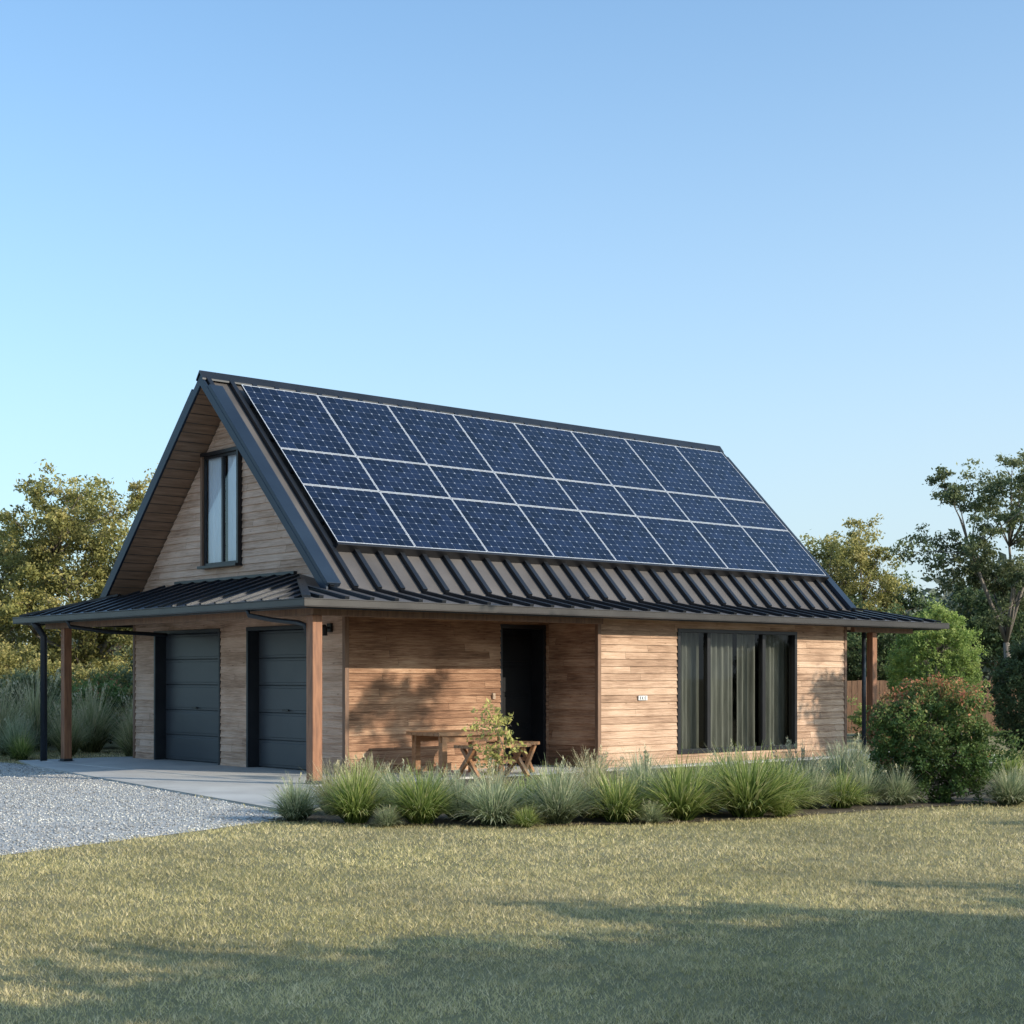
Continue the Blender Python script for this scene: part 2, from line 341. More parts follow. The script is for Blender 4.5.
F.box(1.44+g0,1.49+g0,a,a+.04,z0,z1); F.box(1.44+g0,1.49+g0,b-.04,b,z0,z1); F.box(1.44+g0,1.49+g0,mid-.03,mid+.03,z0,z1); F.box(1.441+g0,1.489+g0,a+.04,b-.04,z1-.05,z1-.001); F.box(1.441+g0,1.489+g0,a+.04,b-.04,z0+.001,z0+.05)
F.obj("window_frame",[M_BLACK,M_TRIM],WN2,bevel=.004)
g=MB(); g.face([(1.465+g0,a,z0),(1.465+g0,a,z1),(1.465+g0,b,z1),(1.465+g0,b,z0)]); g.obj("window_pane",[M_GLASS2],WN2)
curtain(a+.02,mid-.04,1.53+g0,z0-.1,z1+.1,WN2,'v',.008,.12,M_CURT2); curtain(mid+.04,b-.02,1.53+g0,z0-.1,z1+.1,WN2,'v',.008,.12,M_CURT2)  # pale curtains close behind the glass stand in for reflected sky
# main roof
R=MB()
R.prism_x([(.69,2.95),(UC,ZR),(8.19,2.95),(8.19,2.84),(UC,6.59),(.69,2.84)],.70,13.90,0)
nF=Vector((0,-1,1)).normalized(); nB=Vector((0,1,1)).normalized()
nr=29; ribx=[.76+13.08*i/nr for i in range(nr+1)]
for x in ribx:
    R.bar((x,.692,2.952),(x,4.40,6.66),.085,.075,nF,1); R.bar((x,8.188,2.952),(x,4.48,6.66),.085,.075,nB,1)  # ribs kept wide and dark to carry their cast shadow stripes as colour
R.prism_x([(4.33,6.655),(UC,6.79),(4.55,6.655),(4.55,6.685),(UC,6.825),(4.33,6.685)][::-1],.64,13.96,1)
roof=R.obj("roof",[M_METAL,M_RIB],H)
for x0,x1 in ((.655,.697),(13.903,13.945)):
    B=MB(); B.prism_x([(.66,2.97),(UC,6.75),(8.22,2.97),(8.22,2.80),(UC,6.565),(.66,2.80)],x0,x1)
    xc,wd=(.79,.26) if x0<5 else (13.80,.2)
    B.bar((xc,.69,2.98),(xc,4.20,6.49),wd,.08,nF); B.bar((xc,8.19,2.98),(xc,4.68,6.49),wd,.08,nB)
    B.obj("barge_board",[M_BARGE],H,bevel=.004)
S=MB()
for sgn in (-1,1):
    for k in range(24):
        t0=k/24*3.45; t1=(k+1)/24*3.45-.012
        y0=UC+sgn*t0; y1=UC+sgn*t1
        S.face([(.70,y0,6.578-t0),(1.5,y0,6.578-t0),(1.5,y1,6.578-t1),(.70,y1,6.578-t1)],0,random.random())
S.obj("rake_soffit",[M_SOFFIT],H)
K=MB(); o0,o1,p0,p1=-.4,15.4,-.4,9.28; ZE=2.72; SL=.33; SF=.2; RT=SL/SF
def zf(d): return ZE+SF*d
def zg(d): return ZE+SL*d
di=1.3; e0=1.92; e1=2.64
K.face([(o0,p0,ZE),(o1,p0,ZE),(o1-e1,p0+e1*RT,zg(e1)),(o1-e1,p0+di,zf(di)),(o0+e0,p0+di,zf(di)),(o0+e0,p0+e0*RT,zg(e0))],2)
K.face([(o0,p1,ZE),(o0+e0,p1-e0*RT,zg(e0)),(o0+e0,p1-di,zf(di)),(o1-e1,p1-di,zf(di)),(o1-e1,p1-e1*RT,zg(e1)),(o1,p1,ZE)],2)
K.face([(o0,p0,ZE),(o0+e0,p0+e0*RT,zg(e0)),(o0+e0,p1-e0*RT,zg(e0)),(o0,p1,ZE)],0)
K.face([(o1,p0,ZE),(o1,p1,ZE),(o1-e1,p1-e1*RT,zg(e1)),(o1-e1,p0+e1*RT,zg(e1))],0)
nf=Vector((0,-SF,1)); ng=Vector((-SL,0,1))
xs=[x for x in [ribx[0]-.902,ribx[0]-.451]+ribx+[ribx[-1]+.451,ribx[-1]+.902,ribx[-1]+1.353] if o0+.1<x<o1-.1]
for x in xs:
    d=min(di-.15,RT*(x-o0),RT*(o1-x))
    if d>.1:
        K.bar((x,p0+.01,ZE+.003),(x,p0+d,zf(d)),.075,.05,nf,1); K.bar((x,p1-.01,ZE+.003),(x,p1-d,zf(d)),.075,.05,Vector((0,SF,1)),1)
y=p0+.3
while y<p1-.1:
    d=min(1.72,(y-p0)/RT,(p1-y)/RT); d2=min(2.5,(y-p0)/RT,(p1-y)/RT)
    if d>.06:
        K.bar((o0+.01,y,ZE+.003),(o0+d,y,zg(d)),.05,.035,ng,1); K.bar((o1-.01,y,ZE+.003),(o1-d2,y,zg(d2)),.055,.05,Vector((SL,0,1)),1)
    y+=.45
for (sx,sy) in ((0,0),(1,0),(1,1),(0,1)):
    X0=o1 if sx else o0; Y0=p1 if sy else p0; e=1.1
    K.bar((X0,Y0,ZE+.01),(X0+(-e if sx else e),Y0+(-e*RT if sy else e*RT),zg(e)+.01),.12,.04,(0,0,1),1)
K.bar((1.29,p0+e0*RT-.3,zg(1.70)),(1.29,p1-e0*RT+.3,zg(1.70)),.08,.05,(0,0,1),1)
K.obj("verandah_roof",[M_METAL2,M_RIB,M_METAL],H)
S=MB(); y=p0+.03
while y<p1-.05:
    S.face([(o0+.03,y,2.63),(o1-.03,y,2.63),(o1-.03,min(y+.135,p1-.03),2.63),(o0+.03,min(y+.135,p1-.03),2.63)],0,random.random()); y+=.14
S.face([(o0+.03,p0+.03,2.64),(o1-.03,p0+.03,2.64),(o1-.03,p1-.03,2.64),(o0+.03,p1-.03,2.64)],0)
S.obj("soffit",[M_SOFFIT],H)
Gt=MB()
def ringbox(mb,e,wd,z0,z1,mi=0):
    a0,a1,b0,b1=o0-e,o1+e,p0-e,p1+e
    mb.box(a0,a1,b0,b0+wd,z0,z1,mi); mb.box(a0,a1,b1-wd,b1,z0,z1,mi); mb.box(a0,a0+wd,b0+wd,b1-wd,z0,z1,mi); mb.box(a1-wd,a1,b0+wd,b1-wd,z0,z1,mi)
ringbox(Gt,0,.03,2.58,2.715,1); ringbox(Gt,.115,.112,2.60,2.612); ringbox(Gt,.118,.012,2.613,2.705); ringbox(Gt,.126,.024,2.706,2.722)
Gt.obj("gutter",[M_GUT,M_PIPE],H,bevel=.004)
for bx in ((-.05,.05,-.05,9.0),(.052,5.86,-.05,.05),(12.9,14.9,-.05,.05)):
    Bm=MB(); Bm.box(*bx,2.50,2.625); Bm.obj("verandah_beam",[M_TRIM],H,bevel=.005)
def post(x,y,s=.075):
    P=MB(); P.box(x-s,x+s,y-s,y+s,FZ+.04,2.498); 
    o=P.obj("post",[M_POST],H,bevel=.008)
    q=MB(); q.box(x-s-.012,x+s+.012,y-s-.012,y+s+.012,FZ,FZ+.05); q.box(x-.11,x+.11,y-.11,y+.11,FZ+.002,FZ+.012); q.obj("post_base",[M_PIPE],o,bevel=.003)
post(0,0,.085); post(0,8.2); post(13.54,0); post(14.0,.32,.06)
Pp=MB(); Pp.tube([(-.25,8.62,.03),(-.25,8.62,2.35),(-.35,8.62,2.5),(-.46,8.62,2.62)],.065,10); Pp.obj("downpipe",[M_PIPE],H,smooth=True)
Pp=MB(); Pp.tube([(-.46,1.1,2.63),(-.43,1.1,2.52),(-.2,.8,2.45),(-.08,.3,2.40),(-.09,.11,2.36),(-.02,.13,2.2)],.038,10); Pp.obj("downpipe",[M_PIPE],H,smooth=True)
Pp=MB(); Pp.tube([(-.46,7.2,2.63),(-.4,7.2,2.5),(.3,7.1,2.42),(1.42,7.0,2.38)],.038,10); Pp.obj("downpipe",[M_PIPE],H,smooth=True)
Pp=MB(); Pp.tube([(13.3,.02,.03),(13.3,.02,2.5)],.045,10); Pp.obj("downpipe",[M_PIPE],H,smooth=True)
Lm=MB(); Lm.box(1.44,1.478,1.67,1.79,2.32,2.46); Lm.tube([(1.46,1.73,2.38),(1.36,1.73,2.40)],.015); Lm.tube([(1.35,1.73,2.44),(1.35,1.73,2.40),(1.35,1.73,2.26)],[.02,.05,.055],12); Lm.obj("wall_lamp",[M_BLACK],H,bevel=.002)
q=MB(); q.box(4.54,4.60,1.305,1.33,1.22,1.32); q.box(4.555,4.585,1.30,1.305,1.25,1.29); q.obj("doorbell",[M_BRASS],H,bevel=.004)
q=MB(); q.box(6.83,7.05,.055,.075,1.19,1.27,0)
for k,x in enumerate((6.86,6.92,6.98)):
    q.box(x,x+.012,.050,.0545,1.205,1.255,1); q.box(x,x+.03,.0495,.054,1.205,1.213,1)
    if k!=1: q.box(x+.001,x+.03,.0495,.054,1.247,1.2545,1)
q.obj("house_number_sign",[M_WHITE,M_BLACK],H)
q=MB(); q.box(-.3,15.1,-.28,9.0,-.05,FZ); q.obj("floor_slab",[M_CONC],H,bevel=.005)
rows=[(1.36,2.36),(2.37,3.02),(3.03,4.25)]
cols=8; u0,u1=1.28,13.68; cw=(u1-u0)/cols
for (va,vb) in rows:
    Lh=(vb-va)*math.sqrt(2); w_=cw-.010
    mb=MB(); t=.035
    mb.box(0,w_,0,Lh,0,t-.006,2)
    fw=.013
    mb.box(0,w_,0,fw,t-.006,t,1); mb.box(0,w_,Lh-fw,Lh,t-.006,t,1); mb.box(0,fw,fw,Lh-fw,t-.006,t,1); mb.box(w_-fw,w_,fw,Lh-fw,t-.006,t,1)
    mb.face([(fw,fw,t-.004),(w_-fw,fw,t-.004),(w_-fw,Lh-fw,t-.004),(fw,Lh-fw,t-.004)],0)
    me0=None
    for c in range(cols):
        if me0 is None:
            o=mb.obj("solar_panel",[M_SOLAR,M_ALU,M_BLACK],H); me0=o.data
            uv=me0.uv_layers.new(name="UVMap")
            nx=round(w_/.165); ny=round(Lh/.165)
            for lp in me0.loops:
                cc=me0.vertices[lp.vertex_index].co; uv.data[lp.index].uv=((cc.x-fw)/(w_-2*fw)*nx,(cc.y-fw)/(Lh-2*fw)*ny)
        else:
            o=bpy.data.objects.new("solar_panel",me0); COL.objects.link(o); o.parent=H
        base=Vector((u0+c*cw+.005,va,2.26+va))+nF*.12
        o.location=base; o.rotation_euler=(math.pi/4,0,0)
for v in (1.8,2.7,3.3,3.95):
    q=MB(); q.bar((u0+.05,v,2.26+v),(u1-.05,v,2.26+v),.05,.118,nF); q.obj("mounting_rail",[M_PIPE],H)
q=MB(); q.bar((u0-.02,1.335,3.595),(u1+.05,1.335,3.595),.05,.158,nF); q.obj("array_edge_trim",[M_BLACK],H,bevel=.004)
q=MB(); q.bar((u1+.03,1.362,3.622),(u1+.03,4.25,6.51),.045,.158,nF); q.obj("array_edge_trim",[M_BLACK],H,bevel=.004)
# ------------------------------------------------------------------ ground
GR=noise_mat("ground_soil_grass",(.16,.14,.065),(.27,.235,.11),1.3,.95,bump=.6,bscale=50)
gme=bpy.data.meshes.new("ground"); s_=900
gme.from_pydata([(-s_,-60,0),(s_,-60,0),(s_,s_,0),(-s_,s_,0)],[],[(0,1,2,3)]); gme.materials.append(GR)
link("ground",gme,kind="structure")
def sheet(name,poly,z,mat,**p):
    me=bpy.data.meshes.new(name); me.from_pydata([(x,y,z) for x,y in poly],[],[tuple(range(len(poly)))]); me.materials.append(mat); return link(name,me,**p)
gravel_poly=[(-2.6,17.35),(-3.4,15.9),(-4.6,13.9),(-6.6,12.2),(-12,10),(-30,8),(-34,32),(-14,30.6),(-9.4,29.0),(-8.2,27.5),(-2.6,18.2)]
def grav_mat():
    m,nt,b=new_mat("gravel_stone"); L=nt.links
    v=N(nt,'ShaderNodeTexVoronoi'); v.inputs['Scale'].default_value=45; L.new(objco(nt),v.inputs['Vector'])
    sp=N(nt,'ShaderNodeSeparateColor'); L.new(v.outputs['Color'],sp.inputs[0])
    r=ramp(nt,[(0,(.25,.245,.235)),(.5,(.45,.44,.42)),(1,(.66,.64,.6))]); L.new(sp.outputs[0],r.inputs['Fac']); L.new(r.outputs[0],b.inputs['Base Color'])
    bp=N(nt,'ShaderNodeBump'); bp.inputs['Strength'].default_value=1; bp.inputs['Distance'].default_value=.02; bp.invert=True
    L.new(v.outputs['Distance'],bp.inputs['Height']); L.new(bp.outputs['Normal'],b.inputs['Normal']); b.inputs['Roughness'].default_value=.9; return m
M_GRAVEL=grav_mat()
sheet("driveway",gravel_poly,.004,M_GRAVEL,kind="structure")
apron=[(-2.45,18.1),(-8.35,27.4),(-9.3,29.4),(-6.3,30.2),(-2.6,23.2),(-2.0,20.6)]
q=MB(); n=len(apron); q.v=[(x,y,-.02) for x,y in apron]+[(x,y,.028) for x,y in apron]
q.f=[tuple(range(n))[::-1],tuple(range(n,2*n))]+[(k,(k+1)%n,n+(k+1)%n,n+k)[::-1] for k in range(n)]; q.m=[0]*(n+2); q.r=[.5]*(n+2)
q.obj("concrete_apron",[M_CONC],bevel=.01,kind="structure")
bed=[(-2.75,17.4),(-1.6,16.85),(0,16.65),(1.6,16.95),(3,17.65),(4.4,18.7),(5.6,19.4),(6.8,20.1),(8.0,21.2),(9.4,24),(10.6,28.5),(8.4,30.5),(7.0,31.2),(-2.3,23.0),(-2.1,20.7),(-2.4,18.2)]
sheet("garden_bed",bed,.008,M_MULCH,kind="structure")
sheet("paving",[(6.3,26.6),(8.6,28.2),(10.0,31.0),(9.6,34.0),(7.4,33.6)],.016,M_CONC,kind="structure")
def inpoly(X,Y,poly):
    ins=np.zeros(len(X),bool); n=len(poly)
    for i in range(n):
        x1,y1=poly[i]; x2,y2=poly[(i+1)%n]
        c=((y1>Y)!=(y2>Y)); xi=(x2-x1)*(Y-y1)/((y2-y1) if y2!=y1 else 1e-9)+x1
        ins^=(c&(X<xi))
    return ins
def snoise(X,Y,sc,seed):
    r=np.random.default_rng(seed); o=np.zeros_like(X)
    for k in range(9):
        a=r.uniform(0,6.28); f=sc*r.uniform(.5,2.2); o+=np.sin((X*math.cos(a)+Y*math.sin(a))*f+r.uniform(0,6.28)+.8*np.sin(Y*f*.6+k)+.9*np.sin(X*f*.43+2*k))
    return o/6
ca,sa=math.cos(math.radians(41.1)),math.sin(math.radians(41.1))
def hw(u,v): return (-2.89+ca*u-sa*v,22.8+sa*u+ca*v)
foot=[hw(-.3,-.3),hw(15.1,-.3),hw(15.1,9),hw(-.3,9)]
def blades(bands):
    VV=[];RR=[]
    for (ya,yb,dens,h,wd) in bands:
        area=(.42*(ya+yb)/2*2+4)*(yb-ya); n=int(area*dens)
        Y=RNG.uniform(ya,yb,n); X=RNG.uniform(-1,1,n)*(.42*Y+2)
        cl=snoise(X,Y,34,1)*.55+snoise(X,Y,9,2)*.4
        xj=X+RNG.normal(0,.09,n); yj=Y+RNG.normal(0,.09,n)
        keep=~(inpoly(xj,yj,gravel_poly)|inpoly(X,Y,apron)|inpoly(xj,yj,bed)|inpoly(X,Y,foot))&(RNG.random(n)<.75+.7*cl)
        X,Y,cl=X[keep],Y[keep],cl[keep]; n=len(X)
        hh=h*RNG.uniform(.4,1.25,n)*np.clip(1+.8*cl,.4,2.0); th=RNG.uniform(0,2*np.pi,n); la=RNG.uniform(0,2*np.pi,n); lean=hh*RNG.uniform(.2,1.5,n)
        w2=wd*RNG.uniform(.6,1.3,n)/2
        dx=np.cos(th)*w2; dy=np.sin(th)*w2
        v=np.empty((n,3,3)); v[:,0]=np.stack([X-dx,Y-dy,np.zeros(n)],1); v[:,1]=np.stack([X+dx,Y+dy,np.zeros(n)],1)
        v[:,2]=np.stack([X+np.cos(la)*lean,Y+np.sin(la)*lean,hh],1)
        VV.append(v.reshape(-1,3)); RR.append(np.clip(RNG.normal(.52,.23,n)+.2*snoise(X,Y,.9,5)+.3*cl,0,1))
    V=np.concatenate(VV); R=np.concatenate(RR); F=np.arange(len(V)).reshape(-1,3)
    return V,F,R
M_LAWN=leaf_mat("lawn_grass",[(0,(.18,.185,.07)),(.35,(.43,.385,.17)),(.7,(.69,.58,.31)),(1,(.86,.73,.47))],.3,.5,.82)
V,F,R_=blades([(5.5,9,5800,.025,.005),(9,13,3800,.027,.006),(13,19,1900,.029,.008),(19,34,380,.035,.018)])
link("grass_lawn",fast_mesh("grass_lawn",V,F,M_LAWN,R_),kind="stuff",label="short dry green and golden lawn grass",category="grass")
n=45000; Y=12+(RNG.random(n)**1.3)*17; X=RNG.uniform(-14,-2.4,n)
k=inpoly(X,Y,gravel_poly)&~inpoly(X,Y,apron); X,Y=X[k],Y[k]; n=len(X)
s=RNG.uniform(.008,.02,n); oc=np.array([[1,0,0],[0,1,0],[-1,0,0],[0,-1,0],[0,0,1],[0,0,-.6]],float)
V=oc[None]*s[:,None,None]*RNG.uniform(.6,1.3,(n,6,1)); 
th=RNG.uniform(0,6.28,n); c_,s2=np.cos(th),np.sin(th); x_=V[:,:,0]*c_[:,None]-V[:,:,1]*s2[:,None]; y_=V[:,:,0]*s2[:,None]+V[:,:,1]*c_[:,None]
V[:,:,0]=x_+X[:,None]; V[:,:,1]=y_+Y[:,None]; V[:,:,2]=V[:,:,2]*.7+.008
of=np.array([[0,1,4],[1,2,4],[2,3,4],[3,0,4],[1,0,5],[2,1,5],[3,2,5],[0,3,5]])
F=(of[None]+np.arange(n)[:,None,None]*6).reshape(-1,3)
M_STONE=leaf_mat("gravel_pebble",[(0,(.2,.2,.195)),(.5,(.42,.41,.4)),(1,(.7,.68,.65))],.0,.5,.8)
link("gravel",fast_mesh("gravel",V.reshape(-1,3),F,M_STONE,np.repeat(RNG.random(n),8)),kind="stuff",label="loose grey gravel spread over the driveway",category="gravel")
# ------------------------------------------------------------------ ornamental grasses (mounds)
def clump_mesh(name,n,h,tmax,wd,mat,seed,droop=.6,plume=0):
    r=np.random.default_rng(seed); S=5
    ph=r.uniform(0,2*np.pi,n); ti=tmax*r.random(n)**.75; L_=h*(r.uniform(.55,1.0,n)+.3*(r.random(n)**5))*(1-.08*ti)
    br=r.uniform(0,.13,n); bp=ph+r.normal(0,.6,n)
    bend=droop*r.uniform(.2,1.3,n)
    V=np.zeros((n,(S+1)*2,3)); a=ti*.58; px=np.cos(bp)*br; py=np.sin(bp)*br; pz=np.zeros(n)
    tw=r.normal(0,.5,n); sx,sy=-np.sin(ph+tw),np.cos(ph+tw)
    for i in range(S+1):
        t=i/S; w_=wd*(1-t**1.8)*.5+.0008
        V[:,2*i,0]=px-sx*w_; V[:,2*i,1]=py-sy*w_; V[:,2*i,2]=pz
        V[:,2*i+1,0]=px+sx*w_; V[:,2*i+1,1]=py+sy*w_; V[:,2*i+1,2]=pz
        st=L_/S; px=px+np.cos(ph)*np.sin(a)*st; py=py+np.sin(ph)*np.sin(a)*st; pz=pz+np.cos(a)*st; a=a+ti*.14+bend*.38*t
    V[:,:,2]=np.maximum(V[:,:,2],.006)
    f=np.array([[2*i,2*i+1,2*i+3,2*i+2] for i in range(S)]); F=(f[None]+np.arange(n)[:,None,None]*(2*S+2)).reshape(-1,4)
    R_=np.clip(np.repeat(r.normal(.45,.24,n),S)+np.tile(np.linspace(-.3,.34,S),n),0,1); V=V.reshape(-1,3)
    if plume:
        pv=[];pr=[]
        for k in range(plume):
            a_=r.uniform(0,6.28); tt=r.uniform(.05,.6); hh=h*r.uniform(.9,1.12); d=np.array([math.cos(a_)*math.sin(tt),math.sin(a_)*math.sin(tt),math.cos(tt)])
            sv=np.array([-math.sin(a_),math.cos(a_),0])*.003; e=d*hh
            pv.append([-sv,sv,e+sv,e-sv]); pr.append(.8)
            for q in range(12):
                b=d*hh*(1-.18*r.random()); o=r.normal(0,1,3)*.016; o2=np.cross(o,d)*.35
                pv.append([b,b+o2+o*.5,b+o+d*.03,b-o2+o*.5]); pr.append(.97)
        pv=np.array(pv).reshape(-1,3); F=np.concatenate([F,np.arange(len(pv)).reshape(-1,4)+len(V)]); V=np.concatenate([V,pv]); R_=np.concatenate([R_,pr])
    return fast_mesh(name,V,F,mat,R_)
MG1=leaf_mat("grass_green",[(0,(.045,.08,.018)),(.5,(.26,.34,.09)),(.85,(.5,.54,.18)),(1,(.7,.64,.32))],.38,2.5,.8)
MG2=leaf_mat("grass_bluegrey",[(0,(.06,.085,.045)),(.5,(.3,.36,.2)),(.85,(.55,.58,.36)),(1,(.76,.7,.48))],.38,2.5,.8)
MG3=leaf_mat("grass_straw",[(0,(.08,.1,.04)),(.5,(.35,.37,.18)),(.85,(.6,.54,.3)),(1,(.78,.67,.45))],.38,2.5,.8)
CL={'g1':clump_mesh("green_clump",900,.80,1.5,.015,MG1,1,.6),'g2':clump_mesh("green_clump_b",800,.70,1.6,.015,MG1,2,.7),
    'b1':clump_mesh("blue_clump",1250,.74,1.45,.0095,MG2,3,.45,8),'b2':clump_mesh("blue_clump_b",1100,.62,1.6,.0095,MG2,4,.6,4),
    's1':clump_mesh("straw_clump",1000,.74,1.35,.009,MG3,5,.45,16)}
LB={'g1':"arching bright green strappy grass clump in the garden bed",'g2':"low spreading green strappy grass clump in the garden bed",'b1':"fine blue grey fountain grass clump in the garden bed",'b2':"low blue grey tussock grass in the garden bed",'s1':"straw tipped seeding grass clump in the garden bed"}
pl=[(-2.4,17.35,'b2',.85),(-2.05,18.1,'s1',.8),(-1.7,16.98,'g1',.9),(-1.28,17.7,'b1',.9),(-.98,16.92,'g1',.86),(-.58,17.4,'b1',.85),(-.18,16.8,'b2',1.02),(.16,17.5,'g2',.9),(.5,16.95,'b1',1.0),(.9,17.7,'s1',.95),
    (1.16,17.15,'g2',.95),(1.5,17.9,'b1',.9),(1.88,17.35,'g1',1.08),(2.27,18.3,'g2',1.0),(2.68,17.75,'g1',1.22),(3.15,18.4,'g2',1.15),(3.6,18.85,'b1',.85),(4.0,18.95,'g2',.8),(4.4,19.45,'b2',.9),(4.78,19.4,'b2',.8),
    (-1.7,19.0,'s1',.8),(-.9,18.8,'b1',.75),(-.2,18.7,'s1',.75),(.45,19.1,'g2',.85),(1.0,19.4,'s1',.92),(1.6,19.4,'b1',.92),(2.2,19.6,'g2',.98),(2.75,19.7,'b1',.95),(3.2,20.2,'g2',1.0),(3.8,20.7,'s1',.95),(4.5,21.4,'b1',1.0),
    (-1.33,16.62,'b2',.42),(.15,16.5,'g2',.42),(1.52,16.95,'b2',.45),(3.07,17.75,'g2',.45),
    (6.2,19.45,'b2',.9),(6.7,20.0,'b1',.75),(5.3,21.8,'g2',1.0),(7.4,23.2,'g2',.9),(5.0,22.8,'b1',1.0)]
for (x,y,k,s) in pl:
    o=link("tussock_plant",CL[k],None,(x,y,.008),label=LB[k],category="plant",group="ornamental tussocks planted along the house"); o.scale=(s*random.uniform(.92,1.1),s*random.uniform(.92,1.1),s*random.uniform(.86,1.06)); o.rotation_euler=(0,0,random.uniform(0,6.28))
pl2=[(-9.6,30.3,'b1',1.3),(-10.4,31.5,'s1',2.0),(-9.0,31.6,'s1',1.5),(-7.5,30.9,'s1',1.4),(-11.2,32.4,'s1',2.3),(-10.2,33.4,'s1',2.4),(-8.9,33,'s1',2.0),(-7.9,33.2,'s1',1.9),(-11.8,33.4,'s1',2.4),(-10.9,31.2,'s1',1.8),(-10.0,29.6,'b2',1.0),(-9.4,29.9,'g2',.9)]
for (x,y,k,s) in pl2:
    o=link("tussock_plant",CL[k],None,(x,y,0),label="tall pale seeding tussock beside the gravel driveway",category="plant",group="tall tussocks beside the driveway"); o.scale=(s*.72,s*.72,s*.95); o.rotation_euler=(0,0,random.uniform(0,6.28))
# ------------------------------------------------------------------ trees
def tree(name,loc,h,crown,leafmat,barkmat,seed,clumps=34,per=420,leaf=.13,cr=.55,trunk_r=.14,fork=.35,lean=(0,0),flat=.7,droop=0.0,label="",cat="tree",stems=1,low=.0,inner=.25,irreg=1.0,topw=.12,**extra):
    r=np.random.default_rng(seed); rx,ry,zb,zt=crown
    E=empty(name,loc,0,label=label,category=cat,**extra)
    zc=(zb+zt)/2; hz=(zt-zb)/2
    C=[];tr=0
    while len(C)<clumps and tr<6000:
        tr+=1
        d=r.normal(0,1,3); d/=np.linalg.norm(d); rad=r.uniform(inner,1)**.5
        irr=1+irreg*(.2*math.sin(3*math.atan2(d[1],d[0])+seed)+.12*math.sin(5*d[2]+seed*2))
        p=np.array([d[0]*rx*rad*irr+lean[0],d[1]*ry*rad*irr+lean[1],zc+d[2]*hz*rad])
        if p[2]<low: continue
        if all(np.linalg.norm((p-c)/np.array([1,1,.8]))>cr*.68 for c in C): C.append(p)
    mb=MB(); fz=h*fork
    mains=[]
    for s_ in range(stems):
        o=r.normal(0,.06*(stems>1),2)
        top=Vector((lean[0]*.35+o[0]*3,lean[1]*.35+o[1]*3,fz)); 
        pts=[Vector((o[0],o[1],-.02)),Vector((o[0]+top.x*.2+r.normal(0,.05),o[1]+top.y*.2,fz*.5)),top]
        mb.tube(pts,[trunk_r*1.25,trunk_r*.95,trunk_r*.8],8)
        mains.append((top,trunk_r*.8))
    hubs=[]
    nh=max(3,clumps//7); idx=r.permutation(len(C))[:nh]
    for k,i in enumerate(idx):
        b,rr=mains[k%len(mains)]; t=Vector(C[i]); hub=b.lerp(t,.62)
        m_=b.lerp(hub,.5)+Vector((r.normal(0,.08),r.normal(0,.08),.03*h)) 
        mb.tube([b,m_,hub],[rr*.62,rr*.5,rr*.36],7); hubs.append((hub,rr*.36)); 
    for c in C:
        c_=Vector(c); hb=min(hubs,key=lambda q:(q[0]-c_).length+ (0.6 if q[0].z>c_.z else 0)); b,rr=hb
        mid=b.lerp(c_,.5)+Vector((r.normal(0,.07),r.normal(0,.07),r.uniform(0,.1)*h*.3))
        mb.tube([b,mid,c_],[rr*.7,rr*.45,rr*.15],5)
        for q in range(3):
            e=c_+Vector(r.normal(0,cr*.45,3)); mb.tube([mid.lerp(c_,.6),c_.lerp(e,.5),e],[rr*.25,rr*.15,.004],4,cap=False)
    mb.obj("trunk",[barkmat],E,smooth=True)
    C=np.array(C); n=len(C)*per; ci=np.repeat(np.arange(len(C)),per)
    csz=cr*r.uniform(.65,1.25,len(C))
    nsub=10; sub=r.normal(0,.5,(len(C),nsub,3)); si=r.integers(0,nsub,n)
    off=sub[ci,si]+r.normal(0,.21,(n,3)); off[:,2]*=flat
    P=C[ci]+off*csz[ci][:,None]; P[:,2]=np.maximum(P[:,2],.03)
    a=r.normal(0,1,(n,3)); a[:,2]-=droop; a/=np.linalg.norm(a,axis=1)[:,None]
    b=r.normal(0,1,(n,3)); b-=a*(a*b).sum(1)[:,None]; b/=np.linalg.norm(b,axis=1)[:,None]
    s=leaf*r.uniform(.55,1.25,n)[:,None]
    V=np.empty((n,4,3)); V[:,0]=P-a*s*.5; V[:,1]=P+b*s*.24; V[:,2]=P+a*s*.5; V[:,3]=P-b*s*.24
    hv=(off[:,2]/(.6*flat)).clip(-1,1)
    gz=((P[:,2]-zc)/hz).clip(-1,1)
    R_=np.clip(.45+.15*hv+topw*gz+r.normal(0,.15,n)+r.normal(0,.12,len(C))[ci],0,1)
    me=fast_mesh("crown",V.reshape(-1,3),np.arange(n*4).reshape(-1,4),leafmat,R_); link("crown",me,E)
    return E
ML_GOLD=leaf_mat("leaf_gold_green",[(0,(.12,.125,.045)),(.45,(.31,.3,.10)),(.75,(.48,.42,.155)),(1,(.62,.51,.22))],.44,.5,.7)
ML_GUM=leaf_mat("leaf_gum",[(0,(.065,.085,.04)),(.5,(.17,.2,.09)),(1,(.34,.36,.19))],.4,.5,.7)
ML_DARK=leaf_mat("leaf_dark",[(0,(.04,.065,.03)),(.5,(.10,.145,.06)),(1,(.2,.25,.11))],.36,.6,.65)
ML_MID=leaf_mat("leaf_mid",[(0,(.10,.16,.045)),(.5,(.28,.38,.10)),(1,(.5,.56,.19))],.42,.9,.75)
ML_RED=leaf_mat("leaf_red_tip",[(0,(.05,.095,.028)),(.55,(.14,.22,.065)),(.8,(.24,.27,.09)),(.9,(.42,.24,.12)),(1,(.55,.22,.12))],.38,1.6,.7)
ML_YEL=leaf_mat("leaf_yellow",[(0,(.3,.32,.09)),(1,(.7,.62,.22))],.4,2,.8)
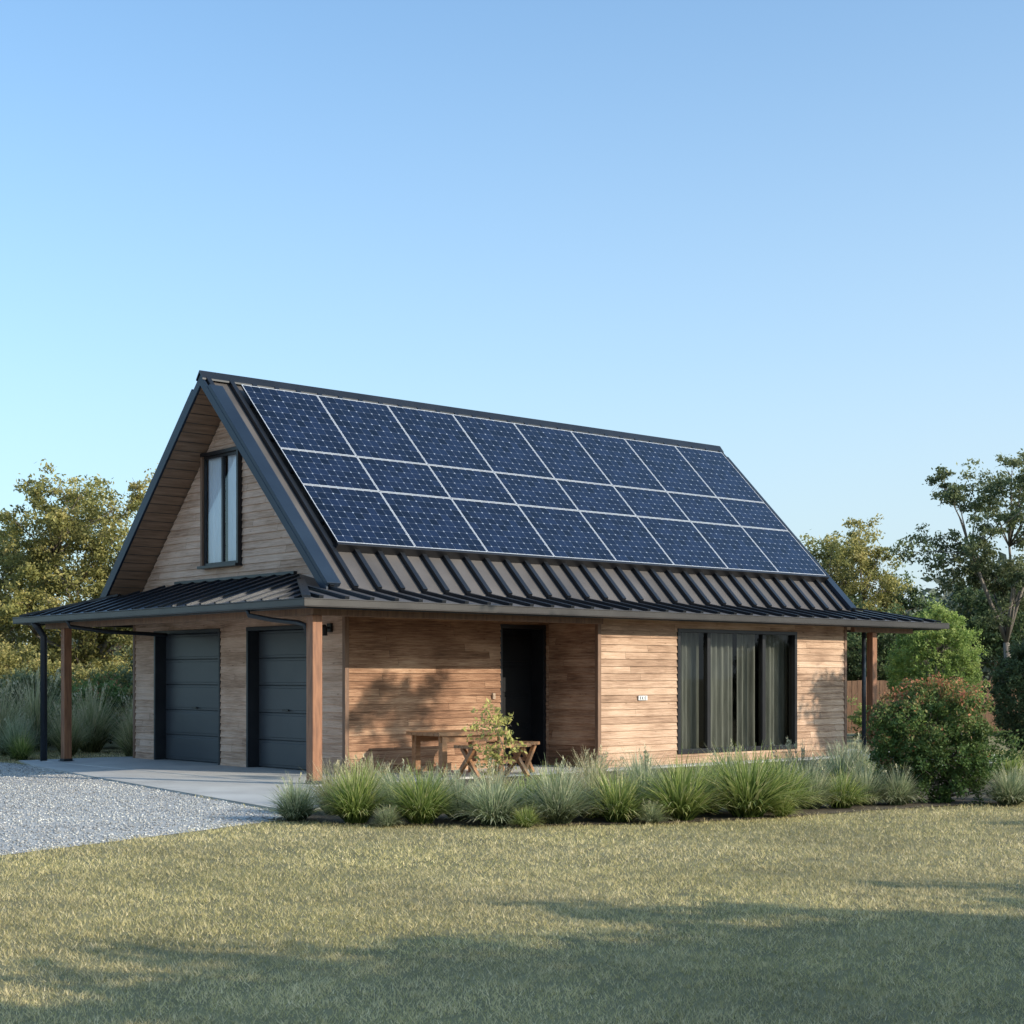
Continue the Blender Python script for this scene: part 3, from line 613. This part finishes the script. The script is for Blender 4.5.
tree("gum_tree",(-12.3,45,0),7.9,(2.35,2.3,.9,7.7),ML_GOLD,M_BARKP,21,92,640,.125,.66,.14,.2,label="broad gum tree with golden green foliage beside house")
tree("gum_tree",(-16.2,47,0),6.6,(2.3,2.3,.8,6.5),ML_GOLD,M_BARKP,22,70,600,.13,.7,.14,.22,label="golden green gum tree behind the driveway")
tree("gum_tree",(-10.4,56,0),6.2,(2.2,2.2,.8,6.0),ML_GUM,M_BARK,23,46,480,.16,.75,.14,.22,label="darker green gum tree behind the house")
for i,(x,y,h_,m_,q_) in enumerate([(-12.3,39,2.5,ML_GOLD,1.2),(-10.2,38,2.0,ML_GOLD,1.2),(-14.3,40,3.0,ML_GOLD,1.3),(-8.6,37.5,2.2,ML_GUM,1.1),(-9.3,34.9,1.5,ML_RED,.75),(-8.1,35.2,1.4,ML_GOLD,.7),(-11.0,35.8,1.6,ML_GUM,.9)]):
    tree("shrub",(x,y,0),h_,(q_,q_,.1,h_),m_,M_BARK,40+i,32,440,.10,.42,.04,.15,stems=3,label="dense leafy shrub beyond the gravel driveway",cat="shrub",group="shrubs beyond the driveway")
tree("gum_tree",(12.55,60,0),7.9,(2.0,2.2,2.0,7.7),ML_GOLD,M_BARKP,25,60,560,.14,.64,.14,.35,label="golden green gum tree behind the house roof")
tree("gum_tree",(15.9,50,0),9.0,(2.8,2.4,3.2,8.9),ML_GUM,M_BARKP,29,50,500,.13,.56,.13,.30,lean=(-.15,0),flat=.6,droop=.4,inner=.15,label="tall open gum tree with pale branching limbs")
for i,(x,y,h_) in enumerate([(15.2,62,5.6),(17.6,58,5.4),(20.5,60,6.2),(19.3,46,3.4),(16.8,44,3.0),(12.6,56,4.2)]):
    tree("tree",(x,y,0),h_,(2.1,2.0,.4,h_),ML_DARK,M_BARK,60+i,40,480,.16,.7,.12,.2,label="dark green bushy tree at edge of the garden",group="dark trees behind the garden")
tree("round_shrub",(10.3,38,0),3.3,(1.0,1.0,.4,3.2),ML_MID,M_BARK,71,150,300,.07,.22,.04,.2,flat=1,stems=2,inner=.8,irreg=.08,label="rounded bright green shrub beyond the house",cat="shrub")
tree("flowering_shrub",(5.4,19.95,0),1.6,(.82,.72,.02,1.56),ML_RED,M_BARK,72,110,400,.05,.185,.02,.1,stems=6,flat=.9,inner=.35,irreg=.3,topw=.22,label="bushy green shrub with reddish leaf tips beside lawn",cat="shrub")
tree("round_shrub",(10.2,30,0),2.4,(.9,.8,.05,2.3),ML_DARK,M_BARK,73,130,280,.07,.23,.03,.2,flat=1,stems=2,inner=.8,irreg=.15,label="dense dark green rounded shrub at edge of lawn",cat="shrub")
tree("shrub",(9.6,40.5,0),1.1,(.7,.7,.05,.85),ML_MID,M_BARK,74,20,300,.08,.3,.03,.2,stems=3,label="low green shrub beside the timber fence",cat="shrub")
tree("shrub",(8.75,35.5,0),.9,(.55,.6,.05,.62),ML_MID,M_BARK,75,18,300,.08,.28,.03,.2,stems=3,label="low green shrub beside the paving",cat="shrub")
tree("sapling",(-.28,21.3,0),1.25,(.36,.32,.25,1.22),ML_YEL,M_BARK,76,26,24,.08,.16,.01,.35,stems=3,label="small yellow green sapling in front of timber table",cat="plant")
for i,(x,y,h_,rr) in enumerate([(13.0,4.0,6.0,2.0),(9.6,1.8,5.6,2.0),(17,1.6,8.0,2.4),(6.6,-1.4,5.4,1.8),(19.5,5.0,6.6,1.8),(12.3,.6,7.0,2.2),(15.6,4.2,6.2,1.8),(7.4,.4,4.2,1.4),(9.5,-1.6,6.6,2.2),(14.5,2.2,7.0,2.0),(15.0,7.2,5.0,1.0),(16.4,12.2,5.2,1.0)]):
    tree("tree",(x,y,0),h_,(rr,rr,1.0,h_),ML_GUM,M_BARK,80+i,36,250,.26,.68,.12,.25,label="unseen leafy tree added to dapple the porch wall with shade",group="trees beside the lawn")
tree("tree",(18.2,26.2,0),6.8,(1.5,1.1,3.8,7.3),ML_GUM,M_BARK,100,24,180,.18,.5,.1,.4,label="unseen leafy tree added to dapple the porch wall with shade",group="trees beside the lawn")
tree("tree",(14.4,17.8,0),9.0,(1.6,1.3,6.4,9.4),ML_GUM,M_BARK,101,13,170,.18,.5,.1,.55,label="unseen leafy tree added to dapple the porch wall with shade",group="trees beside the lawn")  # added out of view only to throw shade on the porch wall
r=np.random.default_rng(5); n=90000
cx=r.uniform(-75,75,420); cy=r.uniform(85,110,420); ch=2.5+r.random(420)*4.0+np.where(cx>20,1.8,0); ci=r.integers(0,420,n)
d=r.normal(0,1,(n,3)); d/=np.linalg.norm(d,axis=1)[:,None]; rad=r.uniform(.5,1,n)[:,None]
P=np.stack([cx[ci],cy[ci],ch[ci]*.55],1)+d*rad*np.stack([np.full(n,2.0),np.full(n,2.0),ch[ci]*.5],1); P+=r.normal(0,.25,(n,3)); P[:,2]=np.abs(P[:,2])
a=r.normal(0,1,(n,3)); a/=np.linalg.norm(a,axis=1)[:,None]; b=np.cross(a,r.normal(0,1,(n,3))); b/=np.linalg.norm(b,axis=1)[:,None]; s=.42
V=np.stack([P-a*s,P+b*s*.5,P+a*s,P-b*s*.5],1)
ML_FAR=leaf_mat("leaf_far",[(0,(.08,.105,.09)),(.5,(.14,.17,.14)),(1,(.24,.25,.19))],.3,.15,.7)
link("far_wood",fast_mesh("far_wood",V.reshape(-1,3),np.arange(n*4).reshape(-1,4),ML_FAR,np.clip(.5+.2*d[:,2]+r.normal(0,.15,n),0,1)),kind="stuff",label="distant belt of grey green trees",category="trees")
Fm=MB(); x=7.2
while x<22: Fm.box(x,x+.14,42.0,42.025,.08,1.5+random.uniform(-.01,.01)); x+=.15
x=7.2
while x<22.2: Fm.box(x-.06,x+.06,42.05,42.15,0,1.6); x+=2.4
Fm.box(7.2,22,42.026,42.07,.3,.4); Fm.box(7.2,22,42.026,42.07,1.2,1.3)
Fm.obj("fence",[M_FENCE],None,bevel=0,label="brown vertical timber paling fence behind the garden",category="fence")
# ------------------------------------------------------------------ table and benches
TB=empty("outdoor_table",(*hw(2.95,.3),FZ),math.radians(41.1),label="timber outdoor table on the porch slab",category="table")
q=MB()
for k in range(6): q.box(-.72,.72,-.42+k*.142,-.42+k*.142+.134,.64,.70)
q.box(-.66,.66,-.36,-.33,.54,.638); q.box(-.66,.66,.33,.36,.54,.638)
q.obj("table_top",[M_TABLE],TB,bevel=.004)
for x in(-.58,.58):
    for y in(-.34,.34):
        l=MB(); l.box(x-.05,x+.05,y-.05,y+.05,0,.638); l.obj("leg",[M_TABLE],TB,bevel=.004)
def stool(x,y,rot,L_,nm,lab):
    Bn=empty(nm,(*hw(x,y),FZ),math.radians(41.1+rot),label=lab,category="bench",group="timber benches around the table")
    q=MB()
    for k in range(4): q.box(-L_/2,L_/2,-.23+k*.115,-.23+k*.115+.107,.46,.51)
    q.box(-L_/2+.1,L_/2-.1,-.02,.02,.2,.26)
    q.obj("seat",[M_TABLE],Bn,bevel=.004)
    for s1 in(-1,1):
        l=MB(); X=s1*(L_/2-.10); l.bar((X,-.22,0),(X,.16,.458),.06,.06,(1,0,0)); l.obj("leg",[M_TABLE],Bn)
        l=MB(); l.bar((X-.065,.22,0),(X-.065,-.16,.458),.06,.06,(1,0,0)); l.obj("leg",[M_TABLE],Bn)
stool(3.0,-.5,3,1.25,"bench","slatted timber bench with crossed legs beside table")
stool(3.95,.1,-70,.75,"bench","short slatted timber bench at the end of the table")
